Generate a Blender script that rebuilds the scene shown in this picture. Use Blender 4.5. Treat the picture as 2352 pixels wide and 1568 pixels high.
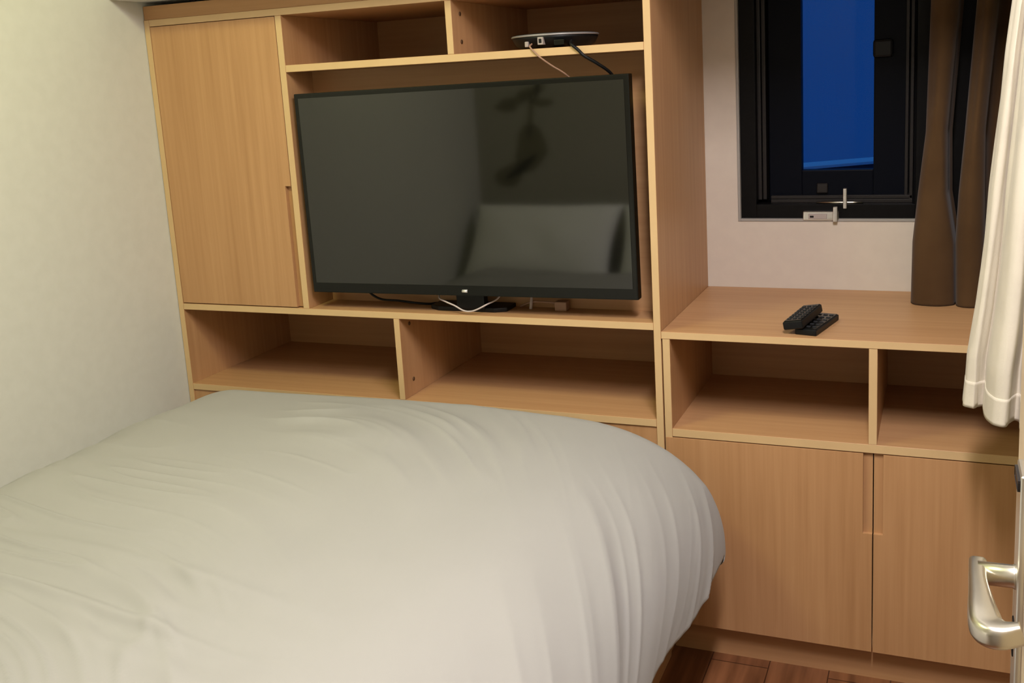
import bpy, bmesh, math, random
import numpy as np
from mathutils import Vector, Matrix

scene = bpy.context.scene
for o in list(bpy.data.objects):
    bpy.data.objects.remove(o)

# ------------------------------------------------------------------ camera
cam_data = bpy.data.cameras.new('camera')
cam = bpy.data.objects.new('camera', cam_data)
scene.collection.objects.link(cam)
CAM = Vector((2.04824, -2.18578, 1.43657))
R_ = Vector((0.9311471, 0.3609902, -0.0514896))
U_ = Vector((-0.0180911, 0.1867655, 0.9822379))
F_ = Vector((-0.3641947, 0.9136765, -0.1804368))
cam.matrix_world = Matrix(((R_.x, U_.x, -F_.x, CAM.x), (R_.y, U_.y, -F_.y, CAM.y),
                           (R_.z, U_.z, -F_.z, CAM.z), (0, 0, 0, 1)))
cam_data.sensor_width = 36.0
cam_data.lens = 2259.705 / 2352 * 36.0
cam_data.shift_x = -96.945 / 2352
cam_data.shift_y = -180.91 / 2352
cam_data.clip_start = 0.02
scene.camera = cam

# ------------------------------------------------------------------ world, exposure
world = bpy.data.worlds.new('dusk_sky')
scene.world = world
world.use_nodes = True
bg = world.node_tree.nodes['Background']
_N = world.node_tree.nodes; _L = world.node_tree.links
_tc = _N.new('ShaderNodeTexCoord'); _sp = _N.new('ShaderNodeSeparateXYZ'); _rp = _N.new('ShaderNodeValToRGB')
_rp.color_ramp.elements[0].position = 0.0; _rp.color_ramp.elements[0].color = (0.0032, 0.034, 0.165, 1)
_rp.color_ramp.elements[1].position = 0.9; _rp.color_ramp.elements[1].color = (0.020, 0.13, 0.40, 1)
_e = _rp.color_ramp.elements.new(0.22); _e.color = (0.0034, 0.036, 0.160, 1)
_L.new(_tc.outputs['Generated'], _sp.inputs[0]); _L.new(_sp.outputs['Z'], _rp.inputs[0]); _L.new(_rp.outputs[0], bg.inputs[0])
bg.inputs[1].default_value = 1.0
scene.view_settings.view_transform = 'Standard'
scene.view_settings.look = 'None'
scene.view_settings.gamma = 1.0
scene.view_settings.use_curve_mapping = False
scene.view_settings.exposure = 0.0

CEIL = 2.38
LAMPS = [  # x, y, power, colour
    ('long narrow ceiling light near the door', 1.99, -1.40, 40.0, (1.0, 0.935, 0.97), 0.14, 0.9),
    ('round ceiling light above the middle of the bed', 0.62, -1.05, 12.5, (0.97, 1.0, 0.50), 0.42, 0.42),
]

# ------------------------------------------------------------------ helpers
COL = scene.collection
PI = math.pi

def lin(c):
    return tuple((v / 255 / 12.92) if v / 255 <= 0.04045 else ((v / 255 + 0.055) / 1.055) ** 2.4 for v in c)

def tag(o, label, cat, group=None):
    o['label'] = label
    o['category'] = cat
    if group:
        o['group'] = group
    return o

def thing(name, label, cat, loc=(0, 0, 0), group=None):
    o = bpy.data.objects.new(name, None)
    o.empty_display_size = 0.05
    o.location = loc
    COL.objects.link(o)
    return tag(o, label, cat, group)

def structure(name, label, loc=(0, 0, 0)):
    o = bpy.data.objects.new(name, None)
    o.empty_display_size = 0.05
    o.location = loc
    COL.objects.link(o)
    o['kind'] = 'structure'
    o['label'] = label
    return o

def root_of(p):
    while p.parent:
        p = p.parent
    return p

class MB:
    """collects geometry given in world coordinates, links it as one mesh object"""
    def __init__(self):
        self.bm = bmesh.new()

    def box(self, x0, x1, y0, y1, z0, z1, bev=0.0, seg=2, edge_dirs=None, mat=0, edge_mat=1):
        r = bmesh.ops.create_cube(self.bm, size=1.0)
        vs = r['verts']
        for v in vs:
            v.co = Vector((x0 + (v.co.x + .5) * (x1 - x0), y0 + (v.co.y + .5) * (y1 - y0), z0 + (v.co.z + .5) * (z1 - z0)))
        faces = set(f for v in vs for f in v.link_faces)
        for f in faces:
            f.normal_update()
            f.material_index = mat
            if edge_dirs:
                for dx in edge_dirs:
                    if f.normal.dot(Vector(dx)) > 0.9:
                        f.material_index = edge_mat
        if bev > 0:
            es = list(set(e for v in vs for e in v.link_edges))
            bmesh.ops.bevel(self.bm, geom=es, offset=bev, segments=seg, affect='EDGES', profile=0.7)
        return self

    def prism(self, pts, axis, a0, a1, bev=0.0, mat=0):
        """extrude a polygon. axis 'y': pts are (x,z); 'z': (x,y); 'x': (y,z)"""
        def P(p, a):
            return {'y': (p[0], a, p[1]), 'z': (p[0], p[1], a), 'x': (a, p[0], p[1])}[axis]
        A = [self.bm.verts.new(P(p, a0)) for p in pts]
        B = [self.bm.verts.new(P(p, a1)) for p in pts]
        n = len(pts)
        fs = [self.bm.faces.new(A), self.bm.faces.new(list(reversed(B)))]
        for i in range(n):
            j = (i + 1) % n
            fs.append(self.bm.faces.new((A[i], B[i], B[j], A[j])))
        for f in fs:
            f.material_index = mat
        bmesh.ops.recalc_face_normals(self.bm, faces=fs)
        if bev > 0:
            es = list(set(e for v in A + B for e in v.link_edges))
            bmesh.ops.bevel(self.bm, geom=es, offset=bev, segments=2, affect='EDGES', profile=0.7)
        return self

    def tube(self, pts, rad, n=10, caps=True, mat=0):
        """round tube along points; rad a number or list"""
        pts = [Vector(p) for p in pts]
        rads = rad if isinstance(rad, (list, tuple)) else [rad] * len(pts)
        return self.sweep(pts, [[(r * math.cos(2 * PI * k / n), r * math.sin(2 * PI * k / n)) for k in range(n)] for r in rads], caps, mat)

    def sweep(self, pts, sections, caps=True, mat=0, up=None):
        pts = [Vector(p) for p in pts]
        rings = []
        prev = None
        for i, p in enumerate(pts):
            t = (pts[min(i + 1, len(pts) - 1)] - pts[max(i - 1, 0)]).normalized()
            if up is not None:
                u = Vector(up)
                a = (u - t * u.dot(t)).normalized()
            elif prev is None:
                u = Vector((0, 0, 1)) if abs(t.z) < 0.9 else Vector((1, 0, 0))
                a = (u - t * u.dot(t)).normalized()
            else:
                a = (prev - t * prev.dot(t)).normalized()
            prev = a
            b = t.cross(a)
            rings.append([self.bm.verts.new(p + a * s[0] + b * s[1]) for s in sections[i]])
        fs = []
        n = len(rings[0])
        for i in range(len(rings) - 1):
            for k in range(n):
                fs.append(self.bm.faces.new((rings[i][k], rings[i][(k + 1) % n], rings[i + 1][(k + 1) % n], rings[i + 1][k])))
        if caps:
            fs.append(self.bm.faces.new(list(reversed(rings[0]))))
            fs.append(self.bm.faces.new(rings[-1]))
        for f in fs:
            f.material_index = mat
            f.smooth = True
        bmesh.ops.recalc_face_normals(self.bm, faces=fs)
        return self

    def lathe(self, prof, c, n=40, mat=0, sy=1.0):
        """profile of (r,z) round the vertical axis through c"""
        rings = []
        for r, z in prof:
            rings.append([self.bm.verts.new((c[0] + r * math.cos(2 * PI * k / n), c[1] + sy * r * math.sin(2 * PI * k / n), c[2] + z)) for k in range(n)])
        fs = []
        for i in range(len(rings) - 1):
            for k in range(n):
                fs.append(self.bm.faces.new((rings[i][k], rings[i][(k + 1) % n], rings[i + 1][(k + 1) % n], rings[i + 1][k])))
        fs.append(self.bm.faces.new(list(reversed(rings[0]))))
        fs.append(self.bm.faces.new(rings[-1]))
        for f in fs:
            f.material_index = mat
            f.smooth = True
        bmesh.ops.recalc_face_normals(self.bm, faces=fs)
        return self

    def disc(self, c, axis, r, h, n=20, mat=0):
        a = Vector(c)
        b = a + Vector(axis) * h
        return self.tube([a, b], r, n, True, mat)

    def xform(self, M):
        bmesh.ops.transform(self.bm, matrix=M, verts=self.bm.verts)
        return self

    def build(self, name, mats, parent=None, label=None, smooth=None):
        me = bpy.data.meshes.new(name)
        base = root_of(parent).location if parent else Vector((0, 0, 0))
        if parent:
            bmesh.ops.translate(self.bm, verts=self.bm.verts, vec=-base)
        self.bm.to_mesh(me)
        self.bm.free()
        for m in (mats if isinstance(mats, (list, tuple)) else [mats]):
            me.materials.append(m)
        o = bpy.data.objects.new(name, me)
        COL.objects.link(o)
        if parent:
            o.parent = parent
        if smooth:
            for p in me.polygons:
                p.use_smooth = True
        if label:
            o['label'] = label
        return o

def grid_object(name, V, mats, parent=None, closed_u=False, label=None):
    """V: array (n,m,3) in world coordinates -> smooth mesh"""
    n, m, _ = V.shape
    base = root_of(parent).location if parent else Vector((0, 0, 0))
    vv = (V.reshape(-1, 3) - np.array(base)).tolist()
    fs = []
    for i in range(n - 1):
        for j in range(m - 1):
            a = i * m + j
            fs.append((a, a + m, a + m + 1, a + 1))
    me = bpy.data.meshes.new(name)
    me.from_pydata(vv, [], fs)
    me.update()
    for p in me.polygons:
        p.use_smooth = True
    for mm in (mats if isinstance(mats, (list, tuple)) else [mats]):
        me.materials.append(mm)
    o = bpy.data.objects.new(name, me)
    COL.objects.link(o)
    if parent:
        o.parent = parent
    if label:
        o['label'] = label
    return o

# value noise for cloth creases
_rng = np.random.RandomState(7)
_T = _rng.rand(256, 256)
def vnoise(x, y):
    xi = np.floor(x).astype(int); yi = np.floor(y).astype(int)
    fx = x - xi; fy = y - yi
    fx = fx * fx * fx * (fx * (fx * 6 - 15) + 10); fy = fy * fy * fy * (fy * (fy * 6 - 15) + 10)
    def t(a, b): return _T[a % 256, b % 256]
    return (t(xi, yi) * (1 - fx) + t(xi + 1, yi) * fx) * (1 - fy) + (t(xi, yi + 1) * (1 - fx) + t(xi + 1, yi + 1) * fx) * fy
def sstep(a, b, x):
    t = np.clip((x - a) / (b - a), 0, 1)
    return t * t * (3 - 2 * t)

# ------------------------------------------------------------------ materials
def nmat(name, col, rough=0.5, metal=0.0, spec=0.5, ior=None):
    m = bpy.data.materials.new(name)
    m.use_nodes = True
    b = m.node_tree.nodes['Principled BSDF']
    b.inputs['Base Color'].default_value = (*col, 1)
    b.inputs['Roughness'].default_value = rough
    b.inputs['Metallic'].default_value = metal
    b.inputs['Specular IOR Level'].default_value = spec
    if ior:
        b.inputs['IOR'].default_value = ior
    return m

def noisy(name, c1, c2, scale=(1, 1, 1), nscale=5.0, rough=0.5, detail=4, metal=0.0, bump=0.0, spec=0.5, contrast=(0.35, 0.65), bdist=0.002):
    m = nmat(name, c1, rough, metal, spec)
    nt = m.node_tree; N = nt.nodes; L = nt.links
    b = N['Principled BSDF']
    tc = N.new('ShaderNodeTexCoord'); mp = N.new('ShaderNodeMapping')
    mp.inputs['Scale'].default_value = scale
    nz = N.new('ShaderNodeTexNoise'); nz.inputs['Scale'].default_value = nscale; nz.inputs['Detail'].default_value = detail
    rp = N.new('ShaderNodeValToRGB')
    rp.color_ramp.elements[0].position = contrast[0]; rp.color_ramp.elements[0].color = (*c1, 1)
    rp.color_ramp.elements[1].position = contrast[1]; rp.color_ramp.elements[1].color = (*c2, 1)
    L.new(tc.outputs['Object'], mp.inputs['Vector']); L.new(mp.outputs[0], nz.inputs['Vector'])
    L.new(nz.outputs['Fac'], rp.inputs['Fac']); L.new(rp.outputs[0], b.inputs['Base Color'])
    if bump:
        bp = N.new('ShaderNodeBump'); bp.inputs['Strength'].default_value = bump; bp.inputs['Distance'].default_value = bdist
        L.new(nz.outputs['Fac'], bp.inputs['Height']); L.new(bp.outputs[0], b.inputs['Normal'])
    return m

def wood(name, base, scale, var=0.10, rough=0.42):
    """fine straight-grained veneer; scale stretches the grain"""
    m = nmat(name, base, rough, 0, 0.35)
    nt = m.node_tree; N = nt.nodes; L = nt.links
    b = N['Principled BSDF']
    tc = N.new('ShaderNodeTexCoord')
    def noise(sc, s, det):
        mp = N.new('ShaderNodeMapping'); mp.inputs['Scale'].default_value = sc
        nz = N.new('ShaderNodeTexNoise'); nz.inputs['Scale'].default_value = s; nz.inputs['Detail'].default_value = det
        nz.inputs['Roughness'].default_value = 0.6
        L.new(tc.outputs['Object'], mp.inputs['Vector']); L.new(mp.outputs[0], nz.inputs['Vector'])
        return nz.outputs['Fac']
    fine = noise(scale, 60.0, 3)
    broad = noise(tuple(v * 0.6 for v in scale), 9.0, 2)
    a = N.new('ShaderNodeMath'); a.operation = 'MULTIPLY_ADD'
    L.new(fine, a.inputs[0]); a.inputs[1].default_value = 0.6
    mlt = N.new('ShaderNodeMath'); mlt.operation = 'MULTIPLY'; L.new(broad, mlt.inputs[0]); mlt.inputs[1].default_value = 0.4
    L.new(mlt.outputs[0], a.inputs[2])
    rp = N.new('ShaderNodeValToRGB')
    lo = tuple(v * (1 - var * (1 + 0.5 * k)) for k, v in enumerate(base)); hi = tuple(min(1, v * (1 + var)) for v in base)
    rp.color_ramp.elements[0].position = 0.32; rp.color_ramp.elements[0].color = (*lo, 1)
    rp.color_ramp.elements[1].position = 0.68; rp.color_ramp.elements[1].color = (*hi, 1)
    L.new(a.outputs[0], rp.inputs['Fac']); L.new(rp.outputs[0], b.inputs['Base Color'])
    bp = N.new('ShaderNodeBump'); bp.inputs['Strength'].default_value = 0.08; bp.inputs['Distance'].default_value = 0.001
    L.new(fine, bp.inputs['Height']); L.new(bp.outputs[0], b.inputs['Normal'])
    return m

WOODC = (0.46, 0.260, 0.124)
M = {}
M['wood_v'] = wood('oak_veneer_vertical', WOODC, (1, 1, 0.03), 0.13)
M['wood_h'] = wood('oak_veneer_horizontal', WOODC, (0.03, 1, 1), 0.10)
M['edge'] = wood('oak_edge_band', (0.60, 0.42, 0.22), (0.05, 1, 0.05), 0.06)
M['wood_y'] = wood('oak_veneer_depthwise', WOODC, (1, 0.03, 1), 0.08)
M['floor'] = None
M['wall'] = noisy('warm_white_paint', (0.58, 0.575, 0.515), (0.60, 0.595, 0.535), (1, 1, 1), 30, 0.75, 3, bump=0.05, spec=0.2)
M['wall_w'] = noisy('window_wall_paint', (0.58, 0.51, 0.43), (0.60, 0.53, 0.445), (1, 1, 1), 30, 0.75, 3, bump=0.05, spec=0.2)
M['wall_d'] = noisy('darkened_wall_paint', (0.36, 0.34, 0.29), (0.37, 0.35, 0.30), (1, 1, 1), 30, 0.75, 3, bump=0.05, spec=0.2)  # wall behind the camera, darkened so less light bounces into the niches
M['ceil'] = nmat('darkened_ceiling_paint', (0.36, 0.35, 0.33), 0.8, 0, 0.2)  # unseen ceiling, tone lowered to weaken the bounced fill light
M['white'] = nmat('white_laminate', (0.80, 0.80, 0.77), 0.45, 0, 0.3)
M['black_frame'] = noisy('black_aluminium', (0.003, 0.0026, 0.0026), (0.004, 0.0036, 0.0036), (1, 1, 1), 80, 0.4, 2, spec=0.12)
M['grey_profile'] = nmat('dark_grey_profile', (0.017, 0.014, 0.013), 0.4, 0.2, 0.3)
M['navy'] = nmat('dark_sash_enamel', (0.0012, 0.0020, 0.0052), 0.4, 0, 0.08)
M['trim'] = nmat('grey_window_bead', (0.30, 0.28, 0.25), 0.5)
M['steel'] = noisy('brushed_steel', (0.66, 0.63, 0.60), (0.74, 0.72, 0.69), (1, 1, 20), 40, 0.28, 2, metal=1.0)
M['chrome'] = nmat('satin_nickel', (0.66, 0.62, 0.52), 0.30, 1.0)
M['plate'] = nmat('satin_plate', (0.72, 0.70, 0.64), 0.34, 1.0)
M['dark'] = nmat('dark_plastic', (0.004, 0.004, 0.0045), 0.42, 0, 0.25)
M['bezel'] = nmat('glossy_black_bezel', (0.004, 0.004, 0.003), 0.25, 0, 0.3)
M['screen'] = nmat('switched_off_panel', (0.004, 0.004, 0.003), 0.055, 0, 0.5, ior=1.72)
M['silver'] = nmat('silver_plastic', (0.30, 0.285, 0.285), 0.4, 0.3, 0.5)
M['badge'] = nmat('silver_badge', (0.85, 0.84, 0.80), 0.25, 0.6, 0.6)
M['port'] = nmat('pale_port', (0.36, 0.31, 0.28), 0.5)
M['button'] = nmat('grey_rubber_keys', (0.02, 0.02, 0.022), 0.5)
M['lens'] = nmat('dark_red_lens', (0.02, 0.004, 0.004), 0.1)
M['white_wire'] = nmat('off_white_wire', (0.52, 0.44, 0.42), 0.5)
M['brown_wire'] = nmat('tan_wire', (0.34, 0.20, 0.13), 0.5)
M['hole'] = nmat('dark_fixing_cap', (0.10, 0.045, 0.015), 0.6)
M['door'] = wood('pale_door_laminate', (0.72, 0.58, 0.44), (1, 0.03, 1), 0.05)
M['lamp_ring'] = nmat('white_lamp_ring', (0.8, 0.8, 0.78), 0.4)
M['outside_dark'] = noisy('night_facade', (0.010, 0.014, 0.035), (0.014, 0.018, 0.045), (1, 1, 1), 6, 0.8, 3)
M['ledge'] = nmat('pale_ledge_paint', (0.85, 0.85, 0.88), 0.6)
M['decal'] = nmat('dark_green_decal', (0.13, 0.115, 0.06), 0.7)
M['headboard'] = noisy('olive_fabric', (0.13, 0.11, 0.045), (0.16, 0.135, 0.055), (1, 1, 1), 200, 0.9, 2, bump=0.1)
M['mattress'] = nmat('mattress_ticking', (0.7, 0.68, 0.64), 0.9)

def fabric(name, c1, c2, nscale, weave, bump=0.15, trans=0.0):
    m = noisy(name, c1, c2, (1, 1, 1), nscale, 0.92, 4, spec=0.1)
    nt = m.node_tree; N = nt.nodes; L = nt.links
    b = N['Principled BSDF']
    tc = N.new('ShaderNodeTexCoord')
    nz = N.new('ShaderNodeTexNoise'); nz.inputs['Scale'].default_value = weave; nz.inputs['Detail'].default_value = 2
    L.new(tc.outputs['Object'], nz.inputs['Vector'])
    bp = N.new('ShaderNodeBump'); bp.inputs['Strength'].default_value = bump; bp.inputs['Distance'].default_value = 0.001
    L.new(nz.outputs['Fac'], bp.inputs['Height']); L.new(bp.outputs[0], b.inputs['Normal'])
    b.inputs['Sheen Weight'].default_value = 0.1
    if trans:
        b.inputs['Transmission Weight'].default_value = 0.0
        b.inputs['Subsurface Weight'].default_value = 0.0
    return m
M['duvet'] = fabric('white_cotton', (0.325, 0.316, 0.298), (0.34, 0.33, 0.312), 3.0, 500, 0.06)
M['pillow'] = fabric('white_pillowcase', (0.84, 0.83, 0.80), (0.86, 0.85, 0.82), 3.0, 500, 0.06)
M['brown_cloth'] = fabric('brown_blackout_cloth', (0.065, 0.034, 0.014), (0.080, 0.043, 0.018), 8.0, 300, 0.3)
M['linen'] = fabric('cream_linen', (0.62, 0.565, 0.46), (0.67, 0.61, 0.495), 12.0, 260, 0.35)

def floor_mat():
    m = nmat('brown_plank_floor', (0.2, 0.08, 0.03), 0.40, 0, 0.4)
    nt = m.node_tree; N = nt.nodes; L = nt.links
    b = N['Principled BSDF']
    tc = N.new('ShaderNodeTexCoord')
    mp = N.new('ShaderNodeMapping'); mp.inputs['Rotation'].default_value = (0, 0, PI / 2)
    br = N.new('ShaderNodeTexBrick')
    br.inputs['Scale'].default_value = 1.0
    br.inputs['Brick Width'].default_value = 1.2; br.inputs['Row Height'].default_value = 0.14
    br.inputs['Mortar Size'].default_value = 0.0015
    br.inputs['Color1'].default_value = (0.225, 0.092, 0.038, 1)
    br.inputs['Color2'].default_value = (0.19, 0.074, 0.030, 1)
    br.inputs['Mortar'].default_value = (0.06, 0.02, 0.008, 1)
    L.new(tc.outputs['Object'], mp.inputs['Vector']); L.new(mp.outputs[0], br.inputs['Vector'])
    mp2 = N.new('ShaderNodeMapping'); mp2.inputs['Scale'].default_value = (1, 0.08, 1)
    nz = N.new('ShaderNodeTexNoise'); nz.inputs['Scale'].default_value = 34; nz.inputs['Detail'].default_value = 6
    L.new(tc.outputs['Object'], mp2.inputs['Vector']); L.new(mp2.outputs[0], nz.inputs['Vector'])
    rp = N.new('ShaderNodeValToRGB')
    rp.color_ramp.elements[0].position = 0.35; rp.color_ramp.elements[0].color = (0.55, 0.5, 0.45, 1)
    rp.color_ramp.elements[1].position = 0.7; rp.color_ramp.elements[1].color = (1.15, 1.15, 1.15, 1)
    mx = N.new('ShaderNodeMix'); mx.data_type = 'RGBA'; mx.blend_type = 'MULTIPLY'; mx.inputs[0].default_value = 1.0
    L.new(nz.outputs['Fac'], rp.inputs['Fac']); L.new(br.outputs['Color'], mx.inputs[6]); L.new(rp.outputs[0], mx.inputs[7])
    L.new(mx.outputs[2], b.inputs['Base Color'])
    return m
M['floor'] = floor_mat()

def glass_mat():
    m = bpy.data.materials.new('window_glass')
    m.use_nodes = True
    nt = m.node_tree; N = nt.nodes; L = nt.links
    N.remove(N['Principled BSDF'])
    out = N['Material Output']
    tr = N.new('ShaderNodeBsdfTransparent'); tr.inputs[0].default_value = (0.93, 0.96, 0.98, 1)
    gl = N.new('ShaderNodeBsdfGlossy'); gl.inputs['Roughness'].default_value = 0.02
    fr = N.new('ShaderNodeFresnel'); fr.inputs['IOR'].default_value = 1.14
    mx = N.new('ShaderNodeMixShader')
    L.new(fr.outputs[0], mx.inputs[0]); L.new(tr.outputs[0], mx.inputs[1]); L.new(gl.outputs[0], mx.inputs[2])
    L.new(mx.outputs[0], out.inputs[0])
    return m
M['glass'] = glass_mat()

# ------------------------------------------------------------------ the room
XR = 2.42      # right wall
FL = 0.012     # floor level
YB = 0.5167    # window wall
WX0, WX1, WZ0, WZ1 = 1.527, 2.200, 1.030, 1.705   # window opening
CABR = 1.4386

def struct_mesh(name, mb, mat, label):
    o = mb.build(name, mat)
    o['kind'] = 'structure'
    o['label'] = label
    return o

struct_mesh('floor', MB().box(-0.1, XR + 0.1, -2.7, YB + 0.15, -0.08, FL), M['floor'], 'reddish brown wood plank floor')
struct_mesh('ceiling', MB().box(-0.1, XR + 0.1, -2.7, YB + 0.15, CEIL, CEIL + 0.08), M['ceil'], 'plain ceiling, darkened to cut bounce light')
struct_mesh('wall_left', MB().box(-0.1, 0.0, -2.7, YB + 0.15, 0, CEIL), M['wall'], 'plain cream painted wall beside the bed')
wb = MB()
wb.box(0.0, WX0, YB, YB + 0.12, 0, CEIL).box(WX1, XR, YB, YB + 0.12, 0, CEIL)
wb.box(WX0, WX1, YB, YB + 0.12, 0, WZ0).box(WX0, WX1, YB, YB + 0.12, WZ1, CEIL)
struct_mesh('wall_back', wb, M['wall_w'], 'cream painted wall around the small window')
struct_mesh('wall_right', MB().box(XR, XR + 0.1, -2.7, YB + 0.15, 0, CEIL), M['wall'], 'cream wall at the right end of the counter')
struct_mesh('wall_front', MB().prism([(0, -2.05), (1.62, -2.05), (1.62, -2.6), (XR, -2.6), (XR, -2.7), (0, -2.7)], 'z', 0, CEIL), M['wall_d'], 'wall behind the head of the bed, darkened to cut bounce light')
struct_mesh('wall_entry', MB().box(2.131, XR, -2.02, -1.92, 0, CEIL), M['wall'], 'short wall stub that carries the door')
# boxed white bulkhead over the cabinets
struct_mesh('trim_1', MB().box(0.0005, XR - 0.0005, -0.112, YB - 0.0005, 1.7085, CEIL, 0.003), M['white'], 'white boxed bulkhead above the cabinets')

# window ------------------------------------------------------------------
win = structure('window_1', 'small black framed window showing a blue dusk sky', ((WX0 + WX1) / 2, YB + 0.04, WZ0))
def ring(mb, x0, x1, z0, z1, w, y0, y1, bev=0.0015):
    ws = w if isinstance(w, tuple) else (w, w, w, w)   # left right bottom top
    mb.box(x0, x0 + ws[0], y0, y1, z0, z1, bev)
    mb.box(x1 - ws[1], x1, y0, y1, z0, z1, bev)
    mb.box(x0 + ws[0], x1 - ws[1], y0, y1, z0, z0 + ws[2], bev)
    mb.box(x0 + ws[0], x1 - ws[1], y0, y1, z1 - ws[3], z1, bev)
    return mb
ring(MB(), WX0 + 0.0005, WX1 - 0.0005, WZ0 + 0.0005, WZ1 - 0.0005, 0.007, YB - 0.002, YB + 0.118, 0.001).build('reveal_bead', M['trim'], win, 'thin grey bead round the window opening')
ring(MB(), WX0 + 0.007, WX1 - 0.007, WZ0 + 0.007, WZ1 - 0.007, (0.042, 0.205, 0.038, 0.012), YB + 0.012, YB + 0.10).build('window_frame', M['black_frame'], win)
ring(MB(), WX0 + 0.045, WX1 - 0.210, WZ0 + 0.040, WZ1 - 0.012, (0.075, 0.075, 0.075, 0.02), YB + 0.099, YB + 0.112).build('outer_frame', M['black_frame'], win)
gp = MB()
for k in range(2):
    gp.box(1.5765 + k * 0.0125, 1.5865 + k * 0.0125, YB + 0.040 + 0.006 * k, YB + 0.10, 1.085, WZ1 - 0.02, 0.0015)
    gp.box(1.972 - k * 0.0125, 1.980 - k * 0.0125, YB + 0.040 + 0.006 * k, YB + 0.10, 1.085, WZ1 - 0.02, 0.0015)
gp.build('slide_channel', M['grey_profile'], win, 'ribbed dark grey upright channels')
br = MB()
br.box(1.612, 1.98, YB + 0.030, YB + 0.09, 1.067, 1.0755, 0.001).box(1.612, 1.98, YB + 0.036, YB + 0.09, 1.0765, 1.086, 0.001).box(1.612, 1.98, YB + 0.040, YB + 0.09, 1.087, 1.0955, 0.001)
br.build('bottom_rail', M['grey_profile'], win, 'stepped dark grey bottom rail')
sash = ring(MB(), 1.605, 1.962, 1.080, WZ1 - 0.014, (0.088, 0.082, 0.083, 0.03), YB + 0.058, YB + 0.098, 0.003).build('sash', M['navy'], win)
gl = MB().box(1.690, 1.884, YB + 0.076, YB + 0.081, 1.155, WZ1 - 0.036).build('pane', M['glass'], sash)
MB().box(1.878, 1.928, YB + 0.042, YB + 0.0585, 1.455, 1.502, 0.012, 4).build('stay_box', M['dark'], sash, 'rounded black plastic box on the sash')
# latch hardware
lt_ = MB().box(1.703, 1.796, YB - 0.006, YB + 0.014, 1.0335, 1.0585, 0.005, 3)
lp = lt_.build('latch_plate', M['steel'], win, 'steel latch plate on the window sill')
li = MB().box(1.718, 1.766, YB - 0.0085, YB - 0.0055, 1.038, 1.052, 0.002, 3)
li.build('latch_slot', M['port'], lp, 'pale inset slot')
MB().box(1.722, 1.732, YB - 0.0095, YB - 0.0083, 1.042, 1.047, 0.0005).build('latch_key_slot', M['dark'], lp)
MB().box(1.7825, 1.7945, YB - 0.016, YB - 0.0055, 1.031, 1.072, 0.003, 3).build('latch_lever', M['steel'], lp, 'upright steel latch lever')
h = MB().box(1.8065, 1.8165, YB + 0.004, YB + 0.018, 1.064, 1.1185, 0.003, 3)
h.tube([(1.8115, YB + 0.016, 1.078), (1.8115, YB + 0.034, 1.078)], 0.004)
h.build('sash_lever', M['steel'], win, 'upright steel sash lever')
MB().tube([(1.735, YB + 0.027, 1.0782), (1.79, YB + 0.022, 1.0785), (1.83, YB + 0.022, 1.0785), (1.857, YB + 0.027, 1.0780)], [0.002, 0.0042, 0.0042, 0.002], 10).build('stay_bar', M['chrome'], win, 'slim shiny stay bar')
ct_ = MB().box(1.733, 1.763, YB + 0.050, YB + 0.0583, 1.100, 1.128, 0.006, 3).build('sash_catch', M['grey_profile'], sash, 'small dark blue catch on the bottom sash rail')

# the world outside the pane: dark facades either side of a gap, pale ledge below
def outside(name, mb, mat, label, cat):
    o = mb.build(name, mat)
    return tag(o, label, cat)
outside('parapet_ledge', MB().prism([(1.00, 1.54), (2.40, 2.655), (2.40, 2.86), (1.00, 1.755)], 'z', 1.028, 1.040, 0.002), M['ledge'], 'pale ledge seen low through the window pane', 'ledge')
outside('parapet_wall', MB().prism([(1.00, 1.55), (2.40, 2.665), (2.40, 2.83), (1.00, 1.735)], 'z', -1.0, 1.0275), M['outside_dark'], 'dark outdoor wall under the pale ledge beyond the window', 'wall')

# ------------------------------------------------------------------ tall media cabinet
FR = ((0, -1, 0),)
W2 = [M['wood_v'], M['edge']]
WH = [M['wood_h'], M['edge']]
mc = thing('media_cabinet', 'tall light oak cabinet built round the television, beside the cream wall', 'cabinet', (0.72, 0.25, FL))
YN = 0.4742
b_ = 0.0007
MB().box(0.0015, 0.0195, 0, YN + 0.016, FL, 1.660, b_, 1, FR).build('side_panel', W2, mc)
MB().box(1.4208, CABR, 0, YB - 0.001, FL, 1.697, b_, 1, FR).build('side_panel', W2, mc)
MB().box(0.0195, 1.4208, 0, YN, 1.6420, 1.6600, b_, 1, FR).build('top_panel', WH, mc)
MB().box(0.0015, 1.4208, 0.003, 0.021, 1.6600, 1.697, b_, 1).build('cornice_strip', M['wood_h'], mc)
MB().box(0.0195, 1.4208, YN, YN + 0.016, FL, 1.6600).build('back_panel', M['wood_h'], mc)
MB().box(0.0195, 1.4208, 0, YN, 0.8462, 0.8642, b_, 1, FR).build('middle_shelf', WH, mc)
MB().box(0.0195, 1.4208, 0, YN, 0.6058, 0.6243, b_, 1, FR).build('bottom_shelf', WH, mc)
MB().box(0.0195, 1.4208, 0.004, 0.020, FL, 0.6058).build('base_panel', M['wood_v'], mc)
MB().box(0.4334, 0.4526, 0, YN, 0.8642, 1.6420, b_, 1, FR).build('divider', W2, mc)
MB().box(0.4526, 1.4208, 0, YN, 1.4968, 1.5152, b_, 1, FR).build('upper_shelf', WH, mc)
MB().box(0.4526, 1.4208, 0.115, 0.131, 0.8642, 1.4968).build('niche_back_panel', M['wood_h'], mc)
ud = MB().box(0.9272, 0.9446, 0, YN, 1.5152, 1.6420, b_, 1, FR).build('divider', W2, mc)
ld = MB().box(0.7131, 0.7304, 0, YN, 0.6243, 0.8462, b_, 1, FR).build('divider', W2, mc)
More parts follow.
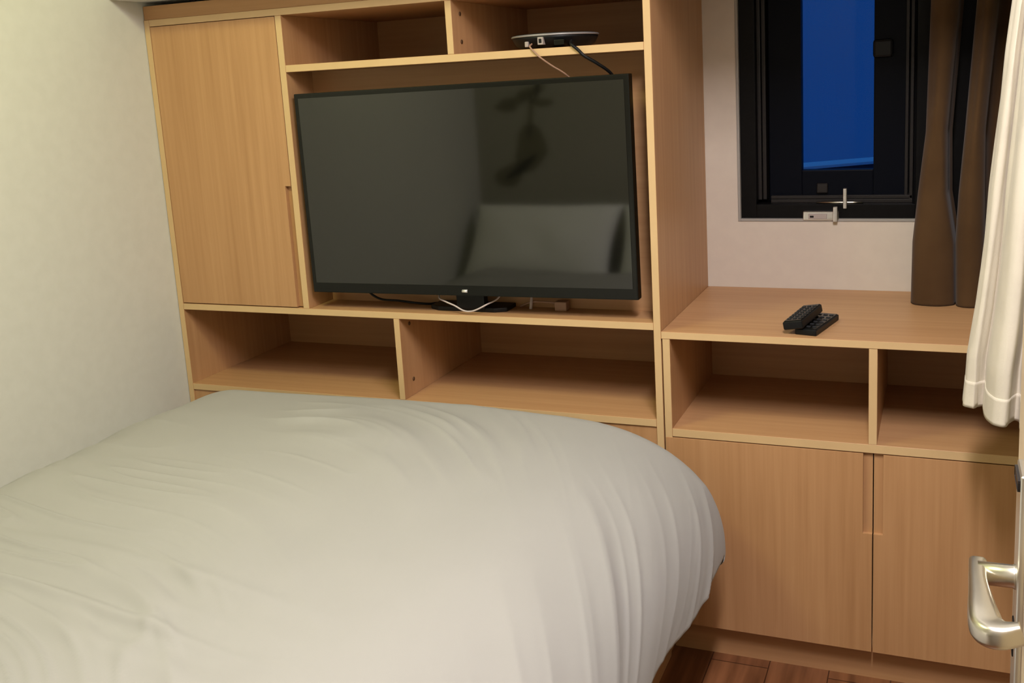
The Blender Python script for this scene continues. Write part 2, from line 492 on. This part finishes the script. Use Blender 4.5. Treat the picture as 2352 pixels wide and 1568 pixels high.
def caps(parent, x, pts):
    for y, z in pts:
        MB().disc((x, y, z), (1, 0, 0), 0.0055, 0.0012, 14).build('screw_cap', M['hole'], parent)
caps(ud, 0.9446, [(0.045, 1.612), (0.045, 1.545)])
caps(ld, 0.7304, [(0.050, 0.822), (0.050, 0.668)])
# inset door with a long finger notch on its right edge
dr = MB().prism([(0.0215, 0.8668), (0.4135, 0.8668), (0.4135, 1.199), (0.4318, 1.199), (0.4318, 1.6405), (0.0215, 1.6405)], 'y', 0.0, 0.019, 0.0008).build('door', M['wood_v'], mc)
MB().box(0.4137, 0.4332, 0.0125, 0.019, 0.8668, 1.199).build('finger_groove', M['wood_v'], dr, 'recessed finger groove along the door edge')

# ------------------------------------------------------------------ low counter cabinet
lc = thing('counter_cabinet', 'low oak cabinet with two doors and open shelves under the window', 'cabinet', (1.93, 0.25, FL))
YN2 = 0.4506
XE = 2.4175
MB().box(1.4415, 1.4595, 0, YN2 + 0.016, 0.0985, 0.8266, b_, 1, FR).build('side_panel', W2, lc)
MB().box(2.3995, XE, 0, YN2 + 0.016, 0.0985, 0.8266, b_, 1, FR).build('side_panel', W2, lc)
MB().box(1.4595, 2.3995, 0, YN2, 0.5850, 0.6051, b_, 1, FR).build('shelf', WH, lc)
MB().box(1.4595, 2.3995, 0.02, YN2, 0.0985, 0.1165).build('bottom_panel', M['wood_h'], lc)
MB().box(1.4595, 2.3995, YN2, YN2 + 0.016, 0.0985, 0.8266).build('back_panel', M['wood_h'], lc)
MB().box(1.9084, 1.9268, 0, YN2, 0.6051, 0.8266, b_, 1, FR).build('divider', W2, lc)
MB().box(1.4415, XE, 0.033, 0.051, FL, 0.0985).build('plinth', M['wood_h'], lc)
GAP = 1.9194
dz0, dz1, dn = 0.0985, 0.5828, 0.392
nl, nr = 1.8978, 1.9408
dl = MB().prism([(1.4430, dz0), (GAP - 0.0012, dz0), (GAP - 0.0012, dn), (nl, dn), (nl, dz1), (1.4430, dz1)], 'y', -0.001, 0.018, 0.0008).build('door', M['wood_v'], lc)
MB().box(nl + 0.0002, GAP - 0.0012, 0.008, 0.018, dn, dz1).build('finger_groove', M['wood_v'], dl, 'recessed finger groove along the door edge')
dr2 = MB().prism([(GAP + 0.0012, dz0), (XE - 0.001, dz0), (XE - 0.001, dz1), (nr, dz1), (nr, dn), (GAP + 0.0012, dn)], 'y', -0.001, 0.018, 0.0008).build('door', M['wood_v'], lc)
MB().box(GAP + 0.0012, nr - 0.0002, 0.008, 0.018, dn, dz1).build('finger_groove', M['wood_v'], dr2, 'recessed finger groove along the door edge')

wt = MB().box(CABR + 0.0005, XE, -0.001, YB - 0.0008, 0.8266, 0.8441, 0.0008, 1, FR).build('worktop', WH)
tag(wt, 'oak worktop under the window holding two remote controls', 'worktop')

# ------------------------------------------------------------------ television
tv = thing('television', 'large flat black television switched off in the oak niche', 'television', (0.928, 0.06, 0.8642))
TC = Vector((0.928, 0.0, 1.179)); TW, TH = 0.914, 0.529
Rt = Matrix.Translation(TC) @ Matrix.Rotation(-0.0075, 4, 'Y') @ Matrix.Translation(-TC)
x0, x1, z0, z1 = TC.x - TW / 2, TC.x + TW / 2, TC.z - TH / 2, TC.z + TH / 2
bz = MB().box(x0, x1, 0.0, 0.028, z0, z1, 0.003, 2).xform(Rt)
bz = bz.build('bezel', M['bezel'], tv)
sc = MB().box(x0 + 0.0125, x1 - 0.0125, -0.0012, 0.002, z0 + 0.027, z1 - 0.0125).xform(Rt).build('screen', M['screen'], tv, 'dark glossy switched-off screen')
MB().prism([(x0 + 0.12, z0 + 0.05), (x1 - 0.12, z0 + 0.05), (x1 - 0.16, z1 - 0.10), (x0 + 0.16, z1 - 0.10)], 'y', 0.028, 0.068, 0.006).xform(Rt).build('back_housing', M['dark'], tv)
lg = MB().tube([(TC.x - 0.007, -0.0010, z0 + 0.0125), (TC.x + 0.007, -0.0010, z0 + 0.0125)], 0.0042, 12).xform(Rt).build('logo', M['badge'], tv, 'small silver oval badge on the bezel')
MB().box(0.885, 0.965, 0.034, 0.058, 0.870, z0 + 0.08, 0.004).build('stand_neck', M['dark'], tv)
MB().prism([(0.800, 0.052), (0.830, 0.036), (0.990, 0.036), (1.020, 0.052), (1.020, 0.110), (0.800, 0.110)], 'z', 0.8642, 0.8755, 0.003).build('stand_base', M['dark'], tv)

def smooth_path(pts, n=12):
    P = [Vector(p) for p in pts]
    out = []
    for i in range(len(P) - 1):
        a = P[max(i - 1, 0)]; b = P[i]; c = P[i + 1]; d = P[min(i + 2, len(P) - 1)]
        for k in range(n):
            t = k / n
            out.append(0.5 * ((2 * b) + (c - a) * t + (2 * a - 5 * b + 4 * c - d) * t * t + (3 * b - a - 3 * c + d) * t ** 3))
    out.append(P[-1])
    return out
def cable(name, pts, r, mat, label):
    o = MB().tube(smooth_path(pts), r, 8).build(name, mat)
    return tag(o, label, 'cable')
cable('power_cable', [(0.605, 0.060, 0.925), (0.608, 0.064, 0.900), (0.640, 0.066, 0.882), (0.690, 0.070, 0.8785), (0.745, 0.072, 0.8735), (0.775, 0.085, 0.8690), (0.790, 0.104, 0.8680)], 0.0032, M['dark'], 'black cable sagging below the television beside its stand')
cable('white_cable', [(0.830, 0.058, 0.915), (0.838, 0.030, 0.900), (0.865, 0.014, 0.894), (0.893, 0.008, 0.886), (0.918, 0.006, 0.8745), (0.938, 0.006, 0.8730), (0.958, 0.008, 0.8790), (0.980, 0.020, 0.890), (0.997, 0.040, 0.898), (1.010, 0.058, 0.915)], 0.0021, M['white_wire'], 'thin white cable looped in front of the television stand')
pl = thing('plug_adapter', 'small pale plug adapter on the shelf below the right half of the television', 'plug', (1.13, 0.09, 0.8642))
MB().box(1.140, 1.172, 0.078, 0.104, 0.8645, 0.888, 0.004).build('body', M['brown_wire'], pl)
MB().tube(smooth_path([(1.14, 0.092, 0.882), (1.11, 0.090, 0.884), (1.078, 0.088, 0.884), (1.055, 0.094, 0.876), (1.035, 0.104, 0.8670)]), 0.0025, 8).build('lead', M['brown_wire'], pl)
MB().tube([(1.072, 0.084, 0.866), (1.076, 0.086, 0.900)], [0.0045, 0.0035], 8).build('tie', M['white_wire'], pl, 'pale cable tie end')

# ------------------------------------------------------------------ set-top box on the upper shelf
RC = (1.165, 0.114, 1.5152)
rt = thing('media_box', 'round black set-top box with a silver rim on the upper shelf', 'set-top box', RC)
MB().lathe([(0.070, 0.001), (0.082, 0.0025), (0.097, 0.011), (0.1045, 0.024), (0.106, 0.0285), (0.103, 0.029)], RC, 56, sy=0.96).build('case', M['dark'], rt)
MB().lathe([(0.103, 0.0288), (0.1075, 0.0292), (0.1085, 0.0312), (0.1065, 0.0335), (0.100, 0.0345)], RC, 56, sy=0.96).build('rim', M['silver'], rt, 'silver rim round the top edge')
MB().lathe([(0.099, 0.0342), (0.096, 0.0362), (0.05, 0.0375)], RC, 56, sy=0.96).build('lid', M['dark'], rt)
MB().box(1.124, 1.133, 0.016, 0.045, 1.5205, 1.5335, 0.003, 3).build('power_port', M['port'], rt, 'pale round power socket')
pt = MB().box(1.161, 1.1745, 0.0075, 0.03, 1.524, 1.5415, 0.001)
pt = pt.build('video_port', M['port'], rt, 'grey square socket')
MB().box(1.1645, 1.171, 0.0065, 0.0085, 1.528, 1.5375).build('socket', M['dark'], pt)
MB().box(1.20, 1.225, 0.013, 0.03, 1.5215, 1.533, 0.001).build('network_port', M['bezel'], rt)
cable('tan_cable', [(1.141, 0.020, 1.527), (1.143, 0.004, 1.5225), (1.147, -0.0030, 1.5175), (1.160, -0.0040, 1.504), (1.172, -0.0035, 1.493), (1.192, 0.014, 1.474), (1.214, 0.036, 1.455), (1.224, 0.060, 1.435), (1.228, 0.075, 1.40)], 0.0021, M['brown_wire'], 'thin tan cable hanging from the set-top box behind the television')
cable('black_cable', [(1.236, 0.040, 1.530), (1.243, 0.012, 1.5255), (1.250, -0.0042, 1.5195), (1.266, -0.0055, 1.506), (1.280, -0.0050, 1.492), (1.304, 0.012, 1.474), (1.326, 0.038, 1.452), (1.336, 0.062, 1.425), (1.340, 0.075, 1.39)], 0.0038, M['dark'], 'thick black cable hanging from the set-top box behind the television')

# ------------------------------------------------------------------ two remote controls on the worktop
def remote(label, ax, width, length, rot, loc, tilt=(0, 0), th=0.019):
    t = thing('remote_control', label, 'remote control', loc, None)
    t.rotation_euler = (tilt[0], tilt[1], rot)
    hw, hl = width / 2, length / 2
    def rb(mb, name, mats, lab=None, par=t):
        me = bpy.data.meshes.new(name)
        mb.bm.to_mesh(me); mb.bm.free()
        me.materials.append(mats)
        o = bpy.data.objects.new(name, me); COL.objects.link(o); o.parent = par
        if lab: o['label'] = lab
        return o
    rb(MB().box(-hw, hw, -hl, hl, 0.0, th, min(0.005, th * 0.3), 3), 'body', M['dark'])
    rb(MB().box(-hw + 0.003, hw - 0.003, -hl + 0.004, hl - 0.004, th - 0.0005, th + 0.0015, 0.0008, 1), 'face_plate', M['bezel'])
    rows = ax
    for i in range(rows):
        for j in range(3):
            cx = (j - 1) * width * 0.28; cy = -hl + 0.022 + i * (length - 0.045) / max(1, rows - 1)
            rb(MB().box(cx - 0.0045, cx + 0.0045, cy - 0.003, cy + 0.003, th + 0.0013, th + 0.0032, 0.0009, 2), 'button', M['button'])
    return t
ra = remote('black remote control lying flat on the worktop under the other one', 6, 0.050, 0.165, -0.21, (1.787, 0.102, 0.8442), (0, 0), 0.014)
rb_ = remote('black remote control resting tilted on top of the other remote', 7, 0.046, 0.155, -0.18, (1.7575, 0.092, 0.8606), (0.03, -0.17))

# ------------------------------------------------------------------ bed
bed = thing('bed', 'low bed with a brown base pushed against the cream wall', 'bed', (0.72, -1.0, FL))
MB().box(0.004, 1.444, -2.0, -0.012, FL, 0.30, 0.006).build('bed_base', M['wood_y'], bed)
MB().box(0.006, 1.440, -2.0, -0.09, 0.30, 0.515, 0.05, 4).build('mattress', M['mattress'], bed)
MB().box(0.004, 1.600, -2.045, -2.0, FL, 0.86, 0.015, 3).build('headboard', M['headboard'], bed)

# duvet: superellipsoid drape over the right side and the foot
NP, NQ0, NQ1 = 300, 470, 46
n_ = 2.3
xc, A_ = 1.20, 0.402
yc, B_ = -0.165, 0.130
zc = 0.375
ps = np.concatenate([np.linspace(0.004, xc, 170)[:-1], np.full(131, xc)])
pp_ = np.concatenate([np.zeros(169), np.sin(np.linspace(0, PI / 2, 131)) ** (2 / n_)])
pp_ = pp_ * 1.0
ys = np.concatenate([np.linspace(-1.60, yc, NQ0)[:-1], np.full(NQ1, yc)])
qq_ = np.concatenate([np.zeros(NQ0 - 1), np.sin(np.linspace(0, PI / 2, NQ1)) ** (2 / n_)])
PX, QY = np.meshgrid(pp_, qq_, indexing='ij')
XS, YS = np.meshgrid(ps, ys, indexing='ij')
dx = PX
room_ = np.clip(1 - dx ** n_, 0, 1) ** (1 / n_)
dy = QY * room_
hh = np.clip(1 - dx ** n_ - dy ** n_, 0, 1) ** (1 / n_)
A2 = A_ + 0.014 - 0.030 * sstep(-0.15, -0.75, YS + B_ * dy)
X = XS + A2 * dx
Y = YS + B_ * dy
top = 0.545 + 0.125 * sstep(-0.08, 0.30, X) + 0.008 * sstep(0.3, 0.9, X) - 0.010 * sstep(0.9, 1.3, X)
top = top - 0.035 * sstep(-0.5, -1.7, Y) * sstep(0.0, 0.5, X)
Zz = zc + (top - zc) * hh
side = sstep(1.25, 1.58, X)
V = np.stack([X, Y, Zz], -1)
du = np.gradient(V, axis=0); dv = np.gradient(V, axis=1)
nrm = np.cross(du, dv)
ln = np.linalg.norm(nrm, axis=-1, keepdims=True)
nrm = np.where(ln > 1e-12, nrm / np.maximum(ln, 1e-12), np.array([1.0, 0, 0]))
# arc-length coordinates
sl = np.concatenate([[0], np.cumsum(np.linalg.norm(np.diff(V[:, 100], axis=0), axis=-1))])
S = np.repeat(sl[:, None], V.shape[1], 1)
tl = np.concatenate([[0], np.cumsum(np.linalg.norm(np.diff(V[60], axis=0), axis=-1))])
T = np.repeat(tl[None, :], V.shape[0], 0)
def ridge(v, p=1.6): return (1 - np.abs(2 * v - 1)) ** p
warp = 0.35 * (vnoise(S * 1.7 + 3, T * 1.3) - .5) + 0.03 * (vnoise(S * 5 + 9, T * 4) - .5)
lean_ = np.where(S < 0.7, 0.0, np.where(S < 1.4, 1.4 * (S - 0.7) ** 2 / 1.4, 1.4 * (S - 1.4) + 0.49))
tt = T + 0.55 * warp + 0.10 * S + lean_
D = np.zeros_like(S)
flat = 1 - 0.9 * sstep(1.05, 1.40, X)
D += 0.012 * (vnoise(tt * 3.2 + 1, S * 1.3) - .5)
D += flat * 0.0125 * ridge(vnoise(tt * 7 + 11, S * 1.2 + 5), 2.0) * (0.2 + 0.8 * vnoise(S * 2.2, T * 2 + 40))
D += flat * 0.0125 * ridge(vnoise(tt * 14 + 31, S * 2.0 + 7), 2.2) * sstep(0.30, 0.70, vnoise(S * 2.4 + 20, T * 2.2 + 4))
D += flat * 0.0070 * ridge(vnoise(tt * 28 + 3, S * 3.6 + 17), 2.0) * sstep(0.40, 0.80, vnoise(S * 2.4 + 50, T * 2.5 + 14))
# two long folds towards the head of the bed
fold = Y + 1.09 + 0.09 * (X - 0.55) + 0.012 * np.sin(X * 7)
for off, amp, w in ((-0.022, 0.013, 0.014), (0.035, 0.009, 0.020), (-0.085, 0.010, 0.024), (0.11, 0.007, 0.018)):
    D += amp * np.exp(-((fold - off) / w) ** 2) * sstep(0.10, 0.35, S) * sstep(1.35, 0.90, S) * (0.7 + 0.3 * np.sin(X * 4 + off * 40))
# hanging folds on the side
tw = T + lean_ + 0.05 * (vnoise(T * 4, S * 3 + 2) - .5)
side2 = sstep(1.22, 1.60, X) * (0.35 + 0.65 * sstep(0.30, 0.95, dx))
patch = 0.25 + 0.75 * sstep(0.25, 0.75, vnoise(tw * 3.1 + 70, S * 0.8 + 9))
D += side2 * patch * (0.012 * (vnoise(tw * 6 + 5, S * 0.5) - .5) + 0.013 * (ridge(vnoise(tw * 7 + 2, S * 0.7 + 3), 1.2) - .4) + 0.004 * (ridge(vnoise(tw * 15 + 60, S * 1.2), 1.5) - .4))
k_ = sstep(0.55, 0.95, dx)[:, NQ0:]
D[:, NQ0:] = D[:, NQ0:] * (1 - k_) + D[:, NQ0 - 1:NQ0] * k_
k_ = k_[..., None]
nrm[:, NQ0:] = nrm[:, NQ0:] * (1 - k_) + nrm[:, NQ0 - 1:NQ0] * k_
D *= sstep(0.0, 0.06, S) * np.repeat((0.12 + 0.88 * sstep(tl[NQ0 - 1] + 0.04, tl[NQ0 - 1] - 0.18, np.minimum(tl, tl[NQ0 - 1] + 0.0 * tl)))[None, :], V.shape[0], 0)
corner = 1 - sstep(0.0, 0.10, (1 - dx)) * 0
V2 = V + nrm * D[..., None] * np.maximum(sstep(0.0, 0.25, 1 - QY), sstep(0.55, 0.95, dx))[..., None]
V2[..., 0] = np.maximum(V2[..., 0], 0.003)
# hem height waves a little
hemw = sstep(0.75, 1.0, dx)
V2[..., 2] += hemw * 0.018 * (vnoise(np.minimum(T, tl[NQ0 - 1]) * 6 + 2, T * 0) - .5)
# rolled hem: extra rows curling back under
last = V2[-1]
inw = np.zeros_like(last); inw[:, 0] = -1
rows = [last + inw * a + np.array([0, 0, c]) for a, c in [(0.004, -0.006), (0.012, -0.010), (0.022, -0.009), (0.030, -0.003), (0.05, 0.004), (0.10, 0.02)]]
V2 = np.concatenate([V2, np.stack(rows, 0)], 0)
foot = V2[:, -1:]
inw = np.array([0, -1.0, 0])
cols = [foot + inw * a + np.array([0, 0, c]) for a, c in [(0.003, -0.006), (0.010, -0.010), (0.022, -0.006)]]
V2 = np.concatenate([V2] + cols, 1)
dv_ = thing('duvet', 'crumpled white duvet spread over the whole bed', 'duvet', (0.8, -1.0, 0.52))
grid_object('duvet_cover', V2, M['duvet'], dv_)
# pillows at the head of the bed (mirrored in the dark screen)
def pillow(label, c, w, h, t, lean, rz):
    nu, nv = 60, 44
    u = np.linspace(-1, 1, nu); v = np.linspace(-1, 1, nv)
    Uu, Vv = np.meshgrid(u, v, indexing='ij')
    prof = np.clip((1 - np.abs(Uu) ** 3.2), 0, 1) ** .5 * np.clip((1 - np.abs(Vv) ** 3.2), 0, 1) ** .5
    pinch = 1 - 0.07 * (Vv ** 2) * (1 - Uu ** 2); pinch2 = 1 - 0.07 * (Uu ** 2) * (1 - Vv ** 2)
    wr = 0.012 * (vnoise(Uu * 3 + 8, Vv * 2 + 3) - .5)
    out = []
    for s in (1, -1):
        G = np.stack([Uu * w / 2 * pinch2, s * (t / 2 * prof + wr * prof), Vv * h / 2 * pinch], -1)
        out.append(G if s > 0 else G[::-1])
    G = np.concatenate(out, 0)
    Rm = np.array((Matrix.Rotation(rz, 3, 'Z') @ Matrix.Rotation(lean, 3, 'X')))
    G = G @ Rm.T + np.array(c)
    o = grid_object('pillow', G, M['pillow'])
    return tag(o, label, 'pillow', None)
pillow('white pillow propped on the headboard, mirrored at the left of the screen', (0.40, -1.80, 0.715), 0.72, 0.44, 0.16, 0.62, 0.03)
pillow('white pillow propped on the headboard, mirrored at the right edge of the screen', (1.10, -1.79, 0.715), 0.66, 0.44, 0.17, 0.62, -0.06)

# dark plant-like wall decal above the headboard, mirrored in the screen
dc = MB()
random.seed(4)
def leaf(cx, cz, L, w, ang):
    pts = []
    for k in range(12):
        a = 2 * PI * k / 12
        px, pz = L * math.cos(a), w * math.sin(a) * (1 + 0.2 * math.sin(3 * a))
        pts.append((cx + px * math.cos(ang) - pz * math.sin(ang), cz + px * math.sin(ang) + pz * math.cos(ang)))
    dc.prism(pts, 'y', -2.0498, -2.0470)
leaf(0.27, 1.14, 0.115, 0.075, 1.35); leaf(0.20, 1.36, 0.075, 0.020, 0.1); leaf(0.29, 1.40, 0.075, 0.024, 0.25)
leaf(0.16, 1.33, 0.06, 0.018, -0.1); leaf(0.34, 1.35, 0.06, 0.018, -0.1); leaf(0.33, 1.45, 0.09, 0.014, 1.4); leaf(0.28, 1.29, 0.11, 0.012, 1.45)
leaf(0.16, 1.02, 0.08, 0.05, 0.4); leaf(0.22, 1.05, 0.10, 0.02, 0.6)
dc = dc.build('wall_decal', M['decal'])
tag(dc, 'dark plant shaped wall decal above the bed head, mirrored in the screen', 'wall decal')

# ------------------------------------------------------------------ brown curtain at the window
def interp(z, tab):
    zs = [t[0] for t in tab]; out = []
    for k in range(1, len(tab[0])):
        out.append(np.interp(z, zs, [t[k] for t in tab]))
    return out
nz_, ns_ = 150, 260
zz = np.linspace(0.8455, 1.690, nz_)
# left edge, right of fold one, left of fold two, right of fold two (x by height)
XT = [(0.845, 1.985, 2.087, 2.090, 2.152), (1.00, 1.987, 2.082, 2.086, 2.150), (1.12, 1.998, 2.063, 2.091, 2.146), (1.27, 2.014, 2.060, 2.102, 2.144), (1.58, 2.021, 2.080, 2.122, 2.166), (2.28, 2.035, 2.098, 2.142, 2.186)]
bc = thing('window_curtain', 'brown curtain hanging in folds at the right of the window', 'curtain', (2.1, 0.385, 0.8455))
yb_ = 0.385
def cloth_panel(fn, ns_):
    V = np.zeros((nz_, ns_, 3))
    for i, z in enumerate(zz):
        ctrl = fn(*[float(v) for v in interp(z, XT)])
        arr = np.array([(p.x, p.y) for p in smooth_path([(p[0], p[1], 0) for p in ctrl], 14)])
        idx = np.linspace(0, len(arr) - 1, ns_)
        V[i, :, 0] = np.interp(idx, range(len(arr)), arr[:, 0])
        V[i, :, 1] = np.interp(idx, range(len(arr)), arr[:, 1])
        V[i, :, 2] = z
    ss = np.linspace(0, 1, ns_)[None, :] * np.ones((nz_, 1))
    V[..., 1] += 0.012 * (vnoise(ss * 6 + ns_, zz[:, None] * 5 + ss * 0) - .5)
    V[..., 0] = np.minimum(V[..., 0], 2.41)
    o = grid_object('cloth', V, M['brown_cloth'], bc)
    md = o.modifiers.new('thickness', 'SOLIDIFY'); md.thickness = 0.003; md.offset = 0
cloth_panel(lambda a, b, c, d: [(a + 0.030, yb_ + 0.06), (a + 0.010, yb_ + 0.035), (a, yb_ + 0.004), (a + 0.012, yb_ - 0.020), ((a + b) / 2, yb_ - 0.030), (b - 0.010, yb_ - 0.022), (b, yb_ + 0.000), (b + 0.004, yb_ + 0.045), (b + 0.012, yb_ + 0.065)], 110)
cloth_panel(lambda a, b, c, d: [(c + 0.025, yb_ + 0.07), (c + 0.006, yb_ + 0.05), (c, yb_ - 0.010), (c + 0.012, yb_ - 0.034), ((c + d) / 2, yb_ - 0.044), (d - 0.010, yb_ - 0.034), (d, yb_ - 0.010), (d + 0.004, yb_ + 0.04), (d + 0.025, yb_ + 0.065),
            (d + 0.045, yb_ + 0.05), (d + 0.055, yb_), (d + 0.075, yb_ - 0.02), (d + 0.11, yb_ - 0.01), (d + 0.15, yb_ + 0.03)], 180)
MB().tube([(1.50, 0.40, 1.697), (2.415, 0.40, 1.697)], 0.010, 14).build('rail', M['steel'], bc)

# ------------------------------------------------------------------ cream linen curtain in front of the right wall
nz_, ns_ = 170, 260
zz = np.linspace(0.785, 2.28, nz_)
# bottom path (x,y) and upper path, in plan
bot = [(2.135, -0.150), (2.108, -0.165), (2.099, -0.195), (2.103, -0.222), (2.114, -0.232), (2.124, -0.222), (2.134, -0.215), (2.136, -0.245), (2.138, -0.285), (2.148, -0.318), (2.164, -0.326), (2.173, -0.305), (2.182, -0.285), (2.190, -0.292), (2.190, -0.335), (2.196, -0.375), (2.215, -0.395), (2.235, -0.37), (2.26, -0.34), (2.30, -0.36)]
topo = [(2.190, -0.150), (2.172, -0.165), (2.165, -0.195), (2.168, -0.218), (2.174, -0.226), (2.180, -0.218), (2.186, -0.212), (2.188, -0.238), (2.190, -0.270), (2.196, -0.296), (2.206, -0.302), (2.212, -0.285), (2.219, -0.270), (2.225, -0.275), (2.226, -0.31), (2.230, -0.34), (2.244, -0.355), (2.26, -0.33), (2.28, -0.31), (2.31, -0.33)]
XT = [(0.785, 0.0), (0.88, 0.06), (0.98, 0.27), (1.05, 0.38), (1.10, 0.44), (1.20, 0.53), (1.31, 0.68), (1.45, 0.86), (1.54, 1.0), (2.28, 1.15)]
V = np.zeros((nz_, ns_, 3))
for i, z in enumerate(zz):
    w = float(np.interp(z, [t[0] for t in XT], [t[1] for t in XT]))
    ctrl = [(p[0] * (1 - w) + q[0] * w, p[1] * (1 - w) + q[1] * w, 0) for p, q in zip(bot, topo)]
    path = smooth_path(ctrl, 13)
    arr = np.array([(p.x, p.y) for p in path])
    idx = np.linspace(0, len(arr) - 1, ns_)
    V[i, :, 0] = np.interp(idx, range(len(arr)), arr[:, 0])
    V[i, :, 1] = np.interp(idx, range(len(arr)), arr[:, 1])
    V[i, :, 2] = z
ss = np.linspace(0, 1, ns_)[None, :] * np.ones((nz_, 1))
V[..., 0] += 0.006 * (vnoise(ss * 26 + 4, zz[:, None] * 4 + ss * 0) - .5)
lcu = thing('linen_curtain', 'cream linen curtain gathered beside the door, in front of the counter', 'curtain', (2.2, -0.28, 0.785))
o = grid_object('cloth', V, M['linen'], lcu)
md = o.modifiers.new('thickness', 'SOLIDIFY'); md.thickness = 0.0025; md.offset = 0
hemV = V[:10].copy(); hemV[..., 0] -= 0.0016; hemV[..., 1] -= 0.0012
hemV[:, :, 2] = np.linspace(0.7835, 0.835, 10)[:, None]
o = grid_object('hem', hemV, M['linen'], lcu)
md = o.modifiers.new('thickness', 'SOLIDIFY'); md.thickness = 0.003; md.offset = 0
MB().tube([(2.235, -0.10, 2.29), (2.235, -1.0, 2.29)], 0.010, 14).build('rail', M['steel'], lcu)

# ------------------------------------------------------------------ door with lever handle at the right edge
door = structure('door_1', 'pale wood door with a nickel lever handle at the right', (2.151, -1.5, 0.0))
MB().box(2.131, 2.171, -1.92, -1.085, 0.020, 2.05, 0.002).build('door_leaf', M['door'], door)
yh, zh = -1.185, 0.930
ep = MB().box(2.1245, 2.1312, yh - 0.024, yh + 0.024, 0.75, 1.045, 0.003, 3).build('escutcheon_plate', M['plate'], door, 'long satin metal lock plate')
MB().box(2.1232, 2.1250, yh - 0.006, yh + 0.006, 0.846, 0.885, 0.0015).build('keyhole', M['dark'], ep)
MB().box(2.1225, 2.1250, yh - 0.022, yh + 0.022, 1.028, 1.040, 0.003).build('plate_cap', M['grey_profile'], ep, 'dark end cap of the lock plate')
def rrect(w, hgt, r=0.4, n=5):
    pts = []
    rr = min(w, hgt) * r
    for cx, cy, a0 in ((w / 2 - rr, hgt / 2 - rr, 0), (-w / 2 + rr, hgt / 2 - rr, PI / 2), (-w / 2 + rr, -hgt / 2 + rr, PI), (w / 2 - rr, -hgt / 2 + rr, 1.5 * PI)):
        for k in range(n):
            a = a0 + PI / 2 * k / (n - 1)
            pts.append((cx + rr * math.cos(a), cy + rr * math.sin(a)))
    return pts
hd = MB()
hd.tube([(2.126, yh, zh), (2.122, yh, zh), (2.090, yh, zh)], [0.0135, 0.0115, 0.0115], 20)
lever = smooth_path([(2.0905, yh + 0.014, zh + 0.001), (2.0895, yh - 0.02, zh), (2.0905, yh - 0.05, zh - 0.001), (2.0925, yh - 0.082, zh - 0.002), (2.0965, yh - 0.103, zh - 0.003), (2.108, yh - 0.112, zh - 0.001), (2.1235, yh - 0.112, zh + 0.003)], 8)
secs = []
for k in range(len(lever)):
    t = k / (len(lever) - 1)
    secs.append(rrect(0.019 + 0.004 * math.sin(t * PI), 0.017 + 0.012 * sstep(0.15, 0.62, np.array(t)).item() - 0.016 * sstep(0.74, 1.0, np.array(t)).item(), 0.3))
hd.sweep(lever, secs, True, 0, (0, 0, 1))
hd.build('lever_handle', M['chrome'], door, 'curved satin nickel lever')

# ------------------------------------------------------------------ ceiling lamps
def emit(name, col, s):
    m = bpy.data.materials.new(name); m.use_nodes = True
    N = m.node_tree.nodes; N.remove(N['Principled BSDF'])
    e = N.new('ShaderNodeEmission'); e.inputs[0].default_value = (*col, 1); e.inputs[1].default_value = s
    m.node_tree.links.new(e.outputs[0], N['Material Output'].inputs[0])
    return m
for lab, x, y, pw, colr, dia, dy_ in LAMPS:
    t = thing('ceiling_light', lab, 'ceiling light', (x, y, CEIL))
    glow = emit('lamp_glow', colr, 0.25 * pw / (dia * dy_ * PI))
    if dia == dy_:
        r0 = dia / 2
        MB().lathe([(r0 - 0.012, -0.002), (r0 + 0.006, -0.002), (r0 + 0.012, -0.008), (r0 + 0.010, -0.012), (r0 - 0.010, -0.012)], (x, y, CEIL), 48).build('ring', M['lamp_ring'], t)
        MB().disc((x, y, CEIL - 0.0135), (0, 0, 1), r0 - 0.011, 0.001, 48).build('diffuser', glow, t)
    else:
        MB().box(x - dia / 2 - 0.01, x + dia / 2 + 0.01, y - dy_ / 2 - 0.01, y + dy_ / 2 + 0.01, CEIL - 0.012, CEIL - 0.0005, 0.003).build('housing', M['lamp_ring'], t)
        MB().box(x - dia / 2, x + dia / 2, y - dy_ / 2, y + dy_ / 2, CEIL - 0.0135, CEIL - 0.0121).build('diffuser', glow, t)
    ld_ = bpy.data.lights.new('lamp_light', 'AREA')
    ld_.shape = 'ELLIPSE' if dia == dy_ else 'RECTANGLE'; ld_.size = dia; ld_.size_y = dy_; ld_.energy = pw; ld_.color = colr
    lo = bpy.data.objects.new('lamp_light', ld_)
    COL.objects.link(lo); lo.parent = t; lo.location = (0, 0, -0.016)
